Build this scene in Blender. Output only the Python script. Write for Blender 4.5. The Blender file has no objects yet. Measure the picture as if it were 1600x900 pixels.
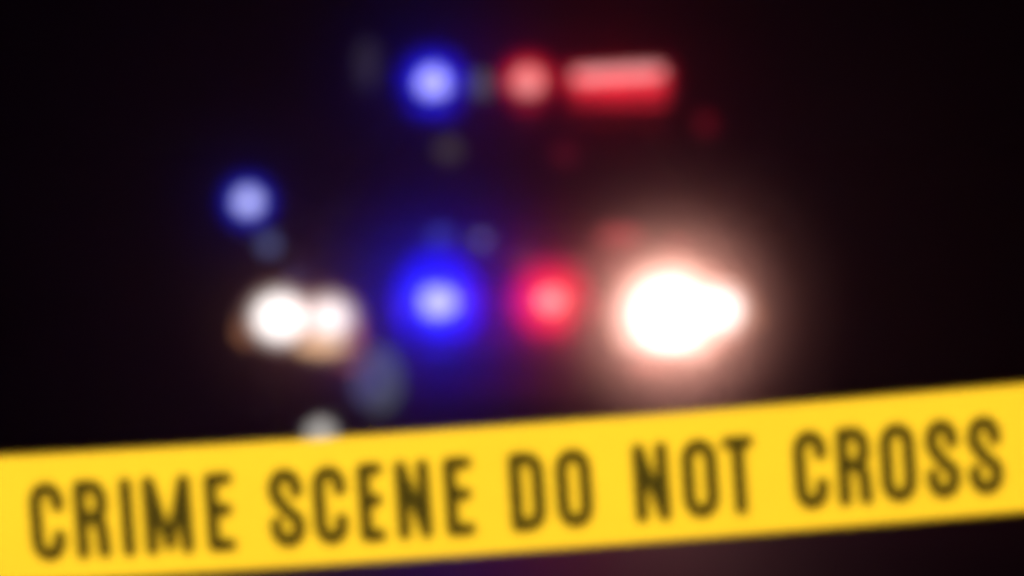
import bpy, bmesh, math, random
from mathutils import Vector, Matrix
random.seed(4)
S = bpy.context.scene
C = S.collection
R = math.radians

# ------------------------------------------------------------------ camera
CAM_Z = 1.35
HALO_DENSITY = 0.03                                    # density of the added volume that makes lamp halos
FPX = 4980.0                                   # focal length in 1600-px-wide pixels
PITCH = math.atan((450 - 220) / FPX)           # horizon sits above the frame's middle
cd = bpy.data.cameras.new('camera')
cam = bpy.data.objects.new('camera', cd); C.objects.link(cam)
cam.location = (0, 0, CAM_Z)
cam.rotation_euler = (R(90) - PITCH, 0, 0)
cd.sensor_width = 36.0
cd.lens = 36.0 * FPX / 1600
cd.clip_end = 2000
cd.clip_start = 0.05
cd.dof.use_dof = True
cd.dof.focus_distance = 1.12
cd.dof.aperture_fstop = 9.1
S.camera = cam

# ------------------------------------------------------------------ world: night sky
w = bpy.data.worlds.new('World'); S.world = w; w.use_nodes = True
nt = w.node_tree; bg = nt.nodes['Background']
sk = nt.nodes.new('ShaderNodeTexSky'); sk.sky_type = 'NISHITA'; sk.sun_disc = False
sk.sun_elevation = R(-4); sk.sun_rotation = R(200)
nt.links.new(sk.outputs[0], bg.inputs[0]); bg.inputs[1].default_value = 0.004

# ------------------------------------------------------------------ unseen spot added above and behind the camera to light the tape
def spot(name, loc, aim, power, col, half_deg, blend=1.0, radius=0.0, parent=None):
    l = bpy.data.lights.new(name, 'SPOT'); l.energy = power; l.color = col
    l.spot_size = R(2 * half_deg); l.spot_blend = blend; l.shadow_soft_size = radius
    o = bpy.data.objects.new(name, l); C.objects.link(o)
    d = Vector(aim) - Vector(loc)
    o.matrix_world = Matrix.Translation(Vector(loc)) @ d.to_track_quat('-Z', 'Y').to_matrix().to_4x4()
    return o
def point(name, loc, power, col, radius=0.0):
    l = bpy.data.lights.new(name, 'POINT'); l.energy = power; l.color = col; l.shadow_soft_size = radius
    o = bpy.data.objects.new(name, l); C.objects.link(o); o.location = loc
    return o
TAPE_LIGHT = 1870
spot('tape_spot', (-0.7, -1.6, 4.0), (0.0, 1.85, 1.15), TAPE_LIGHT, (1.0, 0.97, 0.92), 14, 0.6, 0.05)

# ------------------------------------------------------------------ renderer
S.view_settings.view_transform = 'Standard'; S.view_settings.look = 'None'
S.view_settings.exposure = 0; S.view_settings.gamma = 1
try: S.view_settings.use_curve_mapping = False
except Exception: pass
S.render.engine = 'CYCLES'
cy = S.cycles
cy.use_denoising = True
try: cy.denoiser = 'OPENIMAGEDENOISE'
except Exception: pass
cy.use_adaptive_sampling = False
cy.max_bounces = 4; cy.diffuse_bounces = 2; cy.glossy_bounces = 3; cy.transmission_bounces = 4; cy.volume_bounces = 0
cy.transparent_max_bounces = 8
cy.caustics_reflective = False; cy.caustics_refractive = False
cy.pixel_filter_type = 'BLACKMAN_HARRIS'; cy.filter_width = 10.0

# ------------------------------------------------------------------ materials
def mat(name, col, rough=0.5, metal=0.0, coat=0.0, spec=0.5, noise=0.0, scale=20.0, bump=0.0):
    m = bpy.data.materials.new(name); m.use_nodes = True
    n = m.node_tree.nodes; L = m.node_tree.links; p = n['Principled BSDF']
    p.inputs['Base Color'].default_value = (*col, 1); p.inputs['Roughness'].default_value = rough
    p.inputs['Metallic'].default_value = metal; p.inputs['Coat Weight'].default_value = coat
    p.inputs['Specular IOR Level'].default_value = spec
    if noise or bump:
        tc = n.new('ShaderNodeTexCoord'); nz = n.new('ShaderNodeTexNoise')
        nz.inputs['Scale'].default_value = scale; nz.inputs['Detail'].default_value = 6
        L.new(tc.outputs['Object'], nz.inputs['Vector'])
        if noise:
            r = n.new('ShaderNodeValToRGB')
            r.color_ramp.elements[0].position = 0.3; r.color_ramp.elements[1].position = 0.7
            r.color_ramp.elements[0].color = (*[c * (1 - noise) for c in col], 1)
            r.color_ramp.elements[1].color = (*[min(1, c * (1 + noise)) for c in col], 1)
            L.new(nz.outputs['Fac'], r.inputs[0]); L.new(r.outputs[0], p.inputs['Base Color'])
        if bump:
            b = n.new('ShaderNodeBump'); b.inputs['Strength'].default_value = bump; b.inputs['Distance'].default_value = 0.01
            L.new(nz.outputs['Fac'], b.inputs['Height']); L.new(b.outputs[0], p.inputs['Normal'])
    return m
def lit(name, rgb, strength=1.0, base=(0.02, 0.02, 0.02)):
    m = mat(name, base, 0.3)
    p = m.node_tree.nodes['Principled BSDF']
    p.inputs['Emission Color'].default_value = (*rgb, 1); p.inputs['Emission Strength'].default_value = strength
    m.cycles.emission_sampling = 'NONE'
    return m
M_asph = mat('asphalt', (0.045, 0.045, 0.047), 0.68, spec=0.3, noise=0.35, scale=60, bump=0.4)
M_black = mat('black_paint', (0.006, 0.006, 0.008), 0.3, coat=0.5, noise=0.1, scale=8)
M_white = mat('white_paint', (0.7, 0.7, 0.7), 0.3, coat=0.5, noise=0.05, scale=8)
M_trim = mat('black_trim', (0.012, 0.012, 0.012), 0.6, noise=0.2, scale=40)
M_glass = mat('tinted_glass', (0.004, 0.004, 0.005), 0.08, spec=0.5)
M_rubber = mat('rubber', (0.015, 0.015, 0.015), 0.85, noise=0.2, scale=40)
M_steel = mat('steel', (0.45, 0.45, 0.46), 0.35, metal=1.0, noise=0.1, scale=20)
M_chrome = mat('chrome', (0.6, 0.6, 0.62), 0.2, metal=1.0)
M_tape = mat('yellow_plastic', (0.93, 0.715, 0.026), 0.5, spec=0.2, noise=0.02, scale=12)
M_ink = mat('black_ink', (0.038, 0.027, 0.003), 0.8, spec=0.0)

# ------------------------------------------------------------------ helpers
def tag(o, label=None, cat=None, group=None, kind=None):
    for k, v in (('label', label), ('category', cat), ('group', group), ('kind', kind)):
        if v: o[k] = v
    return o
def build(name, bm, m, parent=None, smooth=False, label=None):
    bmesh.ops.recalc_face_normals(bm, faces=bm.faces)
    me = bpy.data.meshes.new(name); bm.to_mesh(me); bm.free()
    me.materials.append(m)
    if smooth:
        for p in me.polygons: p.use_smooth = True
    o = bpy.data.objects.new(name, me); C.objects.link(o)
    if parent: o.parent = parent
    if label: o['label'] = label
    return o
def box(bm, c, s, bevel=0.0, rot=None, seg=2):
    t = bmesh.new(); bmesh.ops.create_cube(t, size=1.0)
    for v in t.verts: v.co = Vector((v.co.x * s[0], v.co.y * s[1], v.co.z * s[2]))
    if bevel: bmesh.ops.bevel(t, geom=t.edges[:], offset=bevel, segments=seg, affect='EDGES', profile=0.5)
    if rot: bmesh.ops.rotate(t, verts=t.verts, cent=(0, 0, 0), matrix=rot)
    for v in t.verts: v.co += Vector(c)
    me = bpy.data.meshes.new('t'); t.to_mesh(me); t.free(); bm.from_mesh(me); bpy.data.meshes.remove(me)
    return bm
def lathe(bm, c, axis, prof, n=24):
    """prof: (radius, along) pairs turned about axis through c"""
    a = Vector(axis).normalized(); h = Vector((0, 0, 1)) if abs(a.z) < 0.9 else Vector((1, 0, 0))
    x = a.cross(h).normalized(); y = a.cross(x)
    rings = []
    for r, t in prof:
        rings.append([bm.verts.new(Vector(c) + a * t + (x * math.cos(2 * math.pi * i / n) + y * math.sin(2 * math.pi * i / n)) * max(r, 1e-4)) for i in range(n)])
    for A, B in zip(rings, rings[1:]):
        for i in range(n): bm.faces.new((A[i], A[(i + 1) % n], B[(i + 1) % n], B[i]))
    bm.faces.new(rings[0]); bm.faces.new(rings[-1])
    return bm
def dome(bm, c, s, n=20):
    """an ellipsoid for lamps, glows and the halo volume"""
    t = bmesh.new(); bmesh.ops.create_uvsphere(t, u_segments=n, v_segments=n // 2, radius=1.0)
    for v in t.verts: v.co = Vector((v.co.x * s[0], v.co.y * s[1], v.co.z * s[2])) + Vector(c)
    me = bpy.data.meshes.new('t'); t.to_mesh(me); t.free(); bm.from_mesh(me); bpy.data.meshes.remove(me)
    return bm
def loft(bm, rings, caps=True):
    vs = [[bm.verts.new(p) for p in r] for r in rings]
    n = len(vs[0])
    for A, B in zip(vs, vs[1:]):
        for i in range(n): bm.faces.new((A[i], A[(i + 1) % n], B[(i + 1) % n], B[i]))
    if caps: bm.faces.new(vs[0]); bm.faces.new(list(reversed(vs[-1])))
    return bm

# ------------------------------------------------------------------ ground
bm = bmesh.new()
bmesh.ops.create_grid(bm, x_segments=4, y_segments=4, size=400)
tag(build('road', bm, M_asph), kind='structure')

# ------------------------------------------------------------------ volume added round the car to scatter lamp light into halos
bm = bmesh.new(); dome(bm, (0.15, 12.0, 1.05), (3.6, 3.3, 2.6), 48)
halo_vol = tag(build('halo_mist', bm, M_trim, None, True), kind='stuff')
mh = bpy.data.materials.new('halo_volume'); mh.use_nodes = True
n = mh.node_tree.nodes; n.clear()
out = n.new('ShaderNodeOutputMaterial'); pv = n.new('ShaderNodeVolumePrincipled')
pv.inputs['Color'].default_value = (0.9, 0.9, 0.9, 1); pv.inputs['Density'].default_value = HALO_DENSITY
pv.inputs['Anisotropy'].default_value = 0.5
mh.node_tree.links.new(pv.outputs[0], out.inputs['Volume'])
mh.cycles.homogeneous_volume = True
halo_vol.data.materials.clear(); halo_vol.data.materials.append(mh)

# ------------------------------------------------------------------ police car (local: x across, y back from the front bumper, z up)
CARX, CARY, YAW = -0.048, 12.0, R(-3.0)
car = bpy.data.objects.new('police_car', None); C.objects.link(car)
car.location = (CARX, CARY, 0); car.rotation_euler = (0, 0, YAW)
tag(car, 'dark police car facing the camera, headlights on and blue and red roof lights flashing', 'police car')
CM = Matrix.Translation((CARX, CARY, 0)) @ Matrix.Rotation(YAW, 4, 'Z')
def W(p): return CM @ Vector(p)
def P(px, py, v):
    """car-local point that shows at photograph pixel (px, py) and lies v metres behind the bumper"""
    u = 0.0
    for _ in range(8):
        wp = W((u, v, 0.7)); d = wp.y
        wx = (px - 800) / FPX * d
        u += (wx - wp.x)
    d = W((u, v, 0.7)).y
    ang = math.atan((450 - py) / FPX) - PITCH
    return Vector((u, v, CAM_Z + d * math.tan(ang)))

# --- painted lower body
secs = [  # y, half width, z bottom, z top
    (0.02, .80, .34, .66), (0.05, .86, .30, .79), (0.16, .91, .26, .83), (.45, .955, .24, .875), (.9, .975, .22, .92),
    (1.3, .98, .22, .955), (2.0, .985, .22, .97), (3.0, .985, .22, .985), (3.9, .98, .23, .995), (4.5, .965, .25, .985),
    (5.0, .93, .28, .96), (5.18, .88, .32, .90), (5.22, .82, .38, .80)]
def ring(y, hw, zb, zt, n=28, e=5.0):
    out = []
    for i in range(n):
        a = 2 * math.pi * i / n
        c, s = math.cos(a), math.sin(a)
        x = math.copysign(abs(c) ** (2 / e), c) * hw
        z = (zb + zt) / 2 + math.copysign(abs(s) ** (2 / e), s) * (zt - zb) / 2
        if s > 0: z += 0.018 * (1 - (x / hw) ** 2)           # crowned hood
        x *= 1 - 0.05 * max(0, (z - (zb + zt) / 2) / (zt - zb) * 2) ** 2
        out.append((x, y, z))
    return out
bm = bmesh.new(); loft(bm, [ring(*s) for s in secs])
body = build('body', bm, M_black, car, True)
AX = (0.98, 3.88)
bm = bmesh.new()
for v in AX:
    for s in (-1, 1): lathe(bm, (s * .98, v, .335), (s, 0, 0), [(.39, -.26), (.39, .2)], 32)
cut = build('arch_cutter', bm, M_trim)
cut.parent = car
bpy.context.view_layer.update()
md = body.modifiers.new('b', 'BOOLEAN'); md.operation = 'DIFFERENCE'; md.object = cut; md.solver = 'EXACT'
bpy.context.view_layer.update()
dg = bpy.context.evaluated_depsgraph_get()
me = bpy.data.meshes.new_from_object(body.evaluated_get(dg))
body.modifiers.clear(); body.data = me
bpy.data.objects.remove(cut)

# --- cabin and its glass
base = [(-.85, 1.28, .955), (.85, 1.28, .955), (.86, 2.7, .975), (.84, 4.22, .985), (-.84, 4.22, .985), (-.86, 2.7, .975)]
top = [(-.60, 2.02, 1.45), (.60, 2.02, 1.45), (.64, 2.7, 1.475), (.60, 3.42, 1.45), (-.60, 3.42, 1.45), (-.64, 2.7, 1.475)]
bm = bmesh.new(); loft(bm, [base, top])
bmesh.ops.bevel(bm, geom=bm.edges[:], offset=0.035, segments=3, affect='EDGES')
build('cabin', bm, M_black, car, True)
def pane(name, q, lift=0.006, thick=0.005, label=None):
    q = [Vector(p) for p in q]
    nrm = (q[1] - q[0]).cross(q[2] - q[0]).normalized()
    cen = sum(q, Vector()) / len(q)
    if nrm.dot(cen - Vector((0, 2.7, 1.0))) < 0: nrm = -nrm
    b = bmesh.new()
    loft(b, [[p + nrm * (lift - thick) for p in q], [p + nrm * (lift + thick) for p in q]])
    return build(name, b, M_glass, car, label=label)
def mix(a, b, t): return Vector(a).lerp(Vector(b), t)
def quad(a, b, c, d, ins):   # a,b bottom, c,d top
    A = [Vector(x) for x in (a, b, c, d)]; cen = sum(A, Vector()) / 4
    return [p.lerp(cen, ins) for p in A]
pane('windscreen', quad(base[0], base[1], top[1], top[0], .1))
pane('rear_window', quad(base[3], base[4], top[4], top[3], .12))
for s, (b0, b1, b2), (t0, t1, t2) in ((1, base[1:4], top[1:4]), (-1, (base[0], base[5], base[4]), (top[0], top[5], top[4]))):
    pane('side_window', quad(b0, b1, t1, t0, .14)); pane('side_window', quad(b1, b2, t2, t1, .14))
# --- doors
for s in (-1, 1):
    for (y0, y1) in ((1.62, 2.68), (2.71, 3.42)):
        bm = bmesh.new(); box(bm, (s * .981, (y0 + y1) / 2, .62), (.03, y1 - y0, .54), .012)
        d = build('door', bm, M_white, car)
        bm = bmesh.new(); box(bm, (s * 1.006, y1 - .14, .80), (.024, .16, .035), .008); build('handle', bm, M_trim, d)
# --- wheels
for v in AX:
    for s in (-1, 1):
        wh = bpy.data.objects.new('wheel', None); C.objects.link(wh); wh.parent = car; wh.location = (s * .86, v, .335)
        bm = bmesh.new(); lathe(bm, (0, 0, 0), (s, 0, 0), [(.22, -.11), (.31, -.115), (.333, -.08), (.335, 0), (.333, .08), (.31, .115), (.22, .11)], 40)
        build('tyre', bm, M_rubber, wh, True)
        bm = bmesh.new(); lathe(bm, (0, 0, 0), (s, 0, 0), [(.05, .07), (.21, .06), (.225, .118), (.2, .124), (.18, .09), (.08, .10), (.06, .12), (.02, .122)], 32)
        build('rim', bm, M_steel, wh, True)
# --- bumper, grille, push bar, plate
bm = bmesh.new()
pts = [(-.93, .30), (-.88, .10), (-.70, -.015), (-.35, -.05), (0, -.06), (.35, -.05), (.70, -.015), (.88, .10), (.93, .30)]
loft(bm, [[(x, y + .03, .20), (x, y - .03, .34), (x, y - .035, .50), (x, y, .56), (x * .97, y + .10, .55), (x * .97, y + .12, .21)] for x, y in pts])
build('bumper', bm, M_black, car, True)
bm = bmesh.new(); box(bm, (0, .04, .705), (.84, .05, .17), .02)
gr = build('grille', bm, M_trim, car)
bm = bmesh.new()
for k in range(6): box(bm, (0, .009, .645 + k * .025), (.78, .02, .007))
build('grille_bar', bm, M_trim, gr)
bm = bmesh.new()
for s in (-1, 1):
    box(bm, (s * .30, -.13, .56), (.045, .05, .44), .012)
    box(bm, (s * .30, -.055, .42), (.03, .12, .04), .006)
for z in (.42, .60): box(bm, (0, -.13, z), (.56, .035, .045), .012)
build('push_bumper', bm, M_trim, car)

# --- lamps: nested glowing discs; a core for the source, wider dimmer ones paint its halo
LIT = {}
def glow(rgb):
    k = tuple(rgb)
    if k not in LIT:
        m = max(max(rgb), 1e-4); LIT[k] = lit('lit_glow', [c / m for c in rgb], m)
    return LIT[k]
def lamp(name, p, r, m, parent=car, label=None):
    b = bmesh.new(); dome(b, p, r)
    return build(name, b, m, parent, True, label)
def px_lamp(px, py, v, layers, parent, names, label=None):
    """layers: (half width, half height) in metres and colour, from the outer halo disc inwards"""
    o = None
    for k, ((rx, rz), rgb) in enumerate(layers):
        q = lamp(names[k], P(px, py, v - .012 * k), (rx, .012 + .004 * k, rz), glow(rgb), parent if (k == 0 or parent != car) else o, label if k == 0 else None)
        if k == 0: o = q
    return o
M_lamphouse = M_trim
def headlamp(s):
    bm = bmesh.new(); box(bm, (s * .735, .075, .69), (.44, .12, .20), .03)
    return build('headlamp', bm, M_trim, car)
hl, hr = headlamp(-1), headlamp(1)
BN = ('bulb_halo', 'mid_glow', 'bulb')
px_lamp(437, 496, .0, [((.15, .13), (.12, .06, .05)), ((.115, .105), (.62, .54, .50)), ((.085, .075), (1.9, 1.8, 1.75))], hl, BN)
px_lamp(513, 497, .0, [((.13, .115), (.14, .06, .05)), ((.10, .088), (.68, .56, .50)), ((.06, .052), (1.6, 1.45, 1.4))], hl, BN)
px_lamp(1046, 492, .0, [((.235, .225), (.34, .19, .14)), ((.195, .185), (.70, .52, .45)), ((.13, .12), (1.9, 1.75, 1.7))], hr, BN)
px_lamp(1118, 484, .0, [((.15, .14), (.26, .12, .08)), ((.115, .105), (.80, .62, .55)), ((.085, .06), (1.9, 1.75, 1.7))], hr, BN)
for h, p, r, c in ((hl, P(502, 540, -.06), (.10, .02, .03), (1.0, .60, .30)), (hl, P(385, 516, .05), (.04, .03, .05), (.42, .16, .06)),
                   (hl, P(556, 525, 0.0), (.025, .02, .06), (.35, .10, .06)), (hr, P(1172, 492, .05), (.035, .03, .05), (.35, .15, .06))):
    lamp('turn_signal', p, r, glow(c), h)

# --- emergency lamps on the grille
GN = ('grille_lamp_halo', 'mid_glow', 'led')
px_lamp(683, 472, -.02, [((.165, .20), (.0, .002, .62)), ((.122, .09), (.03, .04, 1.1)), ((.07, .048), (.78, .78, 2.2))], car, GN, 'blue flashing grille lamp with painted halo')
px_lamp(861, 470, -.02, [((.16, .155), (.40, .002, .03)), ((.115, .105), (.80, .012, .03)), ((.048, .042), (1.5, .5, .44))], car, GN, 'red flashing grille lamp with painted halo')

# --- mirrors, the picture-left one carrying a blue lamp
for s in (-1, 1):
    mp = Vector((s * 1.045, 1.50, 1.08))
    bm = bmesh.new(); box(bm, mp, (.22, .10, .15), .035, seg=3); box(bm, (s * .92, 1.52, 1.03), (.14, .04, .04), .01)
    mo = build('mirror', bm, M_black, car, True)
    if s < 0:
        px_lamp(388, 315, 1.44, [((.125, .125), (.0, .002, .14)), ((.092, .09), (.006, .014, .45)), ((.05, .048), (.80, .83, 1.4))], mo, ('mirror_lamp_halo', 'mid_glow', 'led'))

# --- light bar on the roof
BV = 2.15
bm = bmesh.new()
pl = P(540, 140, BV); pr = P(1062, 132, BV)
cz = 1.60
box(bm, ((pl.x + pr.x) / 2, BV + .10, cz - .055), (pr.x - pl.x, .28, .03), .01)
for s in (-1, 1): box(bm, ((pl.x + pr.x) / 2 + s * .5, BV + .10, cz - .10), (.06, .2, .08), .01)
box(bm, ((pl.x + pr.x) / 2, BV + .14, cz), (pr.x - pl.x - .02, .14, .10), .02)
bar = build('light_bar', bm, M_trim, car)
LN = ('lens_glow', 'mid_glow', 'led')
px_lamp(677, 131, BV, [((.165, .165), (.0, .001, .30)), ((.12, .122), (.01, .012, .75)), ((.06, .064), (.85, .83, 1.9))], bar, LN, 'blue flashing roof lamp with painted halo')
px_lamp(825, 128, BV, [((.14, .135), (.16, .0, .005)), ((.10, .098), (.70, .015, .022)), ((.058, .056), (1.2, .42, .40))], bar, LN, 'red flashing roof lamp with painted halo')
lamp('lens_glow', P(752, 134, BV), (.045, .03, .055), glow((.10, .11, .13)), bar, 'dim clear roof lamp')
def strip(name, p0, p1, h, v, rgb, label=None):
    a, b = P(*p0, v), P(*p1, v)
    t = math.atan2(b.z - a.z, b.x - a.x)
    bm = bmesh.new(); box(bm, (a + b) / 2, ((b - a).length, .03, h), .013, Matrix.Rotation(-t, 3, 'Y'))
    return build(name, bm, glow(rgb), bar, label=label)
strip('lens_glow', (874, 133), (1056, 127), .21, BV, (.10, .0, .003), 'long red roof lamp with painted halo')
strip('mid_glow', (892, 134), (1040, 137), .145, BV - .02, (1.1, .03, .055))
strip('led', (898, 119), (1034, 111), .042, BV - .04, (1.5, .56, .56))
M_dim = lit('dim_grey_oval_lit', (0.5, 0.42, 0.55), 0.05)
lamp('bar_end_oval', P(574, 100, BV + .05), (.05, .04, .11), M_dim, bar, 'dim grey glowing oval at the roof bar end')  # dim glowing oval at the bar's left end

# --- small glowing ovals painted in for dim reflections on hood, wing, glass and roof
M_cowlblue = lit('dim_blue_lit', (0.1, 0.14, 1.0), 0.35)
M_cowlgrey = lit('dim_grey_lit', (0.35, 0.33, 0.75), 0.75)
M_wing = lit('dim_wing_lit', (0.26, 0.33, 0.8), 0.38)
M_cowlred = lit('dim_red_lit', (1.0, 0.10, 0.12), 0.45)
M_screenglint = lit('dim_amber_lit', (0.5, 0.42, 0.18), 0.12)
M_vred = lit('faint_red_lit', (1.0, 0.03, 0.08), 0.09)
lamp('cowl_glint', P(688, 370, 1.12), (.05, .02, .035), M_cowlblue, label='dim blue painted reflection at the windscreen base')
lamp('cowl_glint', P(752, 385, 1.0), (.04, .02, .045), M_cowlgrey, label='dim grey painted reflection at the windscreen base')
lamp('cowl_glint', P(968, 369, 1.12), (.09, .02, .03), M_cowlred, label='dim red painted reflection at the windscreen base')
lamp('cowl_glint', P(1052, 385, 1.05), (.05, .02, .02), M_cowlred, label='small red painted reflection at the windscreen base')
lamp('fender_glint', P(420, 382, .42), (.035, .03, .035), M_wing, label='dim grey painted reflection on the wing')
lamp('windscreen_glint', P(701, 235, 1.76), (.05, .03, .045), M_screenglint, label='faint amber painted glint high on the windscreen')
lamp('windscreen_glint', P(882, 243, 1.74), (.05, .03, .045), M_vred, label='faint red painted glint high on the windscreen')
lamp('roof_glint', P(1102, 193, 2.2), (.04, .03, .045), glow((.13, .003, .008)), label='faint red painted reflection at the roof edge')
# --- fog lamps low in the bumper
for px in (500, 1075):
    lamp('fog_lamp', P(px, 677, -.05), (.045, .03, .04), glow((.75, .72, .66)))
bl = lamp('flare_ghost', P(592, 594, -.09), (.085, .02, .125), glow((.062, .075, .055)), label='dim grey painted flare ghost at the bumper')  # glowing ovals standing in for the headlight's flare ghost
lamp('flare_ghost_blue', P(575, 598, -.105), (.065, .02, .085), glow((.055, .06, .13)), bl)

# --- the light those lamps throw: beams aimed at the camera for halos, and a wide weak part
CAMP = Vector((0, 0, CAM_Z))
def beam(px, py, v, power, col, r_px):
    p = W(P(px, py, v - .10))
    spot('halo_beam', p, CAMP, power, col, min(45, math.degrees(4.0 * r_px / FPX)))
BLUE = (0.006, 0.01, 1.0); RED = (1.0, 0.005, 0.03)
beam(1055, 490, 0, 600, (1.0, 0.33, 0.27), 232)
beam(1052, 492, 0, 3000, (1.0, 0.48, 0.36), 155)  # second beam added for the headlight's near halo
beam(470, 500, 0, 60, (1.0, 0.36, 0.28), 170)
beam(683, 473, -.05, 750, BLUE, 200)
beam(861, 470, -.05, 200, RED, 170)
beam(388, 315, 1.4, 60, BLUE, 110)
beam(677, 130, BV, 160, BLUE, 130)
beam(825, 127, BV, 60, RED, 110)
beam(960, 135, BV, 60, RED, 170)
for (px, py, v, pw, col) in ((683, 473, -.25, 7, BLUE), (861, 470, -.25, 6, RED), (1055, 490, -.25, 5, (1, .25, .2)), (470, 500, -.25, 2.5, (1, .2, .12))):
    point('lamp_glow', W(P(px, py, v)), pw, col)

# ------------------------------------------------------------------ barrier tape
TD = 1.85
PXM = FPX / TD                                   # photo pixels per metre at the tape
SLOPE = math.atan(0.0705)
cpx, cpy = 800.0, 763.5
ang = math.atan((450 - cpy) / FPX) - PITCH
tape_c = Vector(((cpx - 800) / PXM, TD, CAM_Z + TD * math.tan(ang)))
TM = Matrix.Translation(tape_c) @ Matrix.Rotation(-SLOPE, 4, 'Y')
TH = 198 * math.cos(SLOPE) / PXM                 # tape height
def sag(s):                                      # s along the tape in metres
    return 0.003 * (s / .30) ** 2 * (1 if abs(s) < .5 else .5 / abs(s)), 0.0015 * math.sin(s * 9 + .7)
def tp(s, t, off=0.0):
    dz, dy = sag(s)
    return TM @ Vector((s, dy - off + 0.0006 * math.sin(s * 9 + t * 8), t + dz))
tape = None
bm = bmesh.new()
NS = 240; rows = [-.5, -.25, 0, .25, .5]
vs = [[bm.verts.new(tp(-2.6 + 5.2 * i / NS, r * TH)) for r in rows] for i in range(NS + 1)]
for i in range(NS):
    for j in range(4): bm.faces.new((vs[i][j], vs[i + 1][j], vs[i + 1][j + 1], vs[i][j + 1]))
bmesh.ops.solidify(bm, geom=bm.faces[:], thickness=0.0003)
tape = build('barrier_tape', bm, M_tape)
tag(tape, 'yellow plastic crime scene tape with black capitals stretched across the foreground', 'barrier tape')
# stroke letters in a unit box: x 0..1, y 0..1 (outer edges minus half a stroke handled in draw)
def arc(cx, cy, rx, ry, a0, a1, n=10):
    return [(cx + rx * math.cos(R(a0 + (a1 - a0) * i / n)), cy + ry * math.sin(R(a0 + (a1 - a0) * i / n))) for i in range(n + 1)]
K = .21   # end radius of the condensed bowls
G = {
 'C': [[(1, .73)] + arc(.5, 1 - K, .5, K, 0, 180) + arc(.5, K, .5, K, 180, 360) + [(1, .27)]],
 'R': [[(0, 0), (0, 1), (.5, 1)] + arc(.5, 1 - K, .48, K, 90, 0) + [(.98, .69)] + arc(.5, .69, .48, .17, 0, -90) + [(0, .52)],
       [(.5, .52)] + arc(.45, .33, .5, .19, 80, 0) + [(1, 0)]],
 'I': [[(0, 0), (0, 1)]],
 'M': [[(0, 0), (0, 1)], [(1, 1), (1, 0)], [(.05, 1), (.5, .03), (.95, 1), 'thin']],
 'E': [[(1, 1), (0, 1), (0, 0), (1, 0)], [(0, .53), (.88, .53)]],
 'S': [[(.96, .74)] + arc(.48, 1 - K, .48, K, 0, 180) + [(.06, .66), (.5, .46), (.95, .32)] + arc(.5, K, .5, K, 15, -180) + [(0, .27)]],
 'N': [[(0, 0), (0, 1)], [(1, 0), (1, 1)], [(.05, 1), (.95, 0), 'thin']],
 'D': [[(.0, 0), (0, 1), (.5, 1)] + arc(.5, 1 - K, .5, K, 90, 0) + arc(.5, K, .5, K, 0, -90) + [(0, 0)]],
 'O': [arc(.5, 1 - K, .5, K, 0, 180) + arc(.5, K, .5, K, 180, 360) + [(1, 1 - K)]],
 'T': [[(0, 1), (1, 1)], [(.5, 1), (.5, 0)]],
}
WORDS = [('CRIME', [(44, 100), (114, 169), (186, 202), (222, 299), (319, 365)]),
         ('SCENE', [(418, 475), (487, 542), (558, 600), (617, 673), (693, 740)]),
         ('DO', [(795, 852), (868, 926)]),
         ('NOT', [(990, 1047), (1066, 1124), (1131, 1182)]),
         ('CROSS', [(1241, 1296), (1309, 1364), (1377, 1434), (1448, 1503), (1514, 1570)])]
SW = 21.5                                         # stroke width in photo px
CAPH = 126.0
def stroke(bm, pl, sx, y_mid, x0, x1):
    h = SW / 2; f = 1.0
    if pl[-1] == 'thin': pl = pl[:-1]; f = 0.78
    pts = []
    for (u, v) in pl:
        X = x0 + h + u * max(0.0, (x1 - x0 - SW)); Y = -CAPH / 2 + h + v * (CAPH - SW)
        pts.append(Vector((X, Y)))
    h *= f
    # drop duplicates
    q = [pts[0]]
    for p in pts[1:]:
        if (p - q[-1]).length > .3: q.append(p)
    pts = q
    # every segment is a thin quad; joints get a round disc, all within one plane stepped by microns
    lay = [0]
    def put(poly):
        lay[0] += 1
        stroke.k += 1
        off = 0.0006 + (stroke.k % 40) * 0.000004
        vs = []
        for p in poly:
            s = (p.x - 800) / PXM / math.cos(SLOPE); t = p.y / PXM
            vs.append(bm.verts.new(tp(s, t - 0.0023, off)))
        bm.faces.new(vs)
    for i, (a, b) in enumerate(zip(pts, pts[1:])):
        d = (b - a).normalized(); nn = Vector((-d.y, d.x)) * h
        e0 = d * (h if i == 0 and False else 0); e1 = d * 0
        # split long segments so the ink follows the tape's waves
        m = max(1, int((b - a).length / 25))
        for k in range(m):
            A = a.lerp(b, k / m) - (e0 if k == 0 else Vector((0, 0))); B = a.lerp(b, (k + 1) / m)
            put([A - nn, B - nn, B + nn, A + nn])
    for i, p in enumerate(pts):
        put([p + Vector((math.cos(x * math.pi / 6), math.sin(x * math.pi / 6))) * h for x in range(12)] if 0 < i < len(pts) - 1 else
            [p + Vector((math.copysign(min(1, abs(math.cos((x + .5) * math.pi / 6)) * 1.25), math.cos((x + .5) * math.pi / 6)),
                         math.copysign(min(1, abs(math.sin((x + .5) * math.pi / 6)) * 1.25), math.sin((x + .5) * math.pi / 6)))) * h * .92 for x in range(12)])
stroke.k = 0
for word, spans in WORDS:
    bm = bmesh.new()
    for ch, (x0, x1) in zip(word, spans):
        for pl in G[ch]: stroke(bm, pl, 1, 0, x0, x1)
    build('lettering', bm, M_ink, tape)
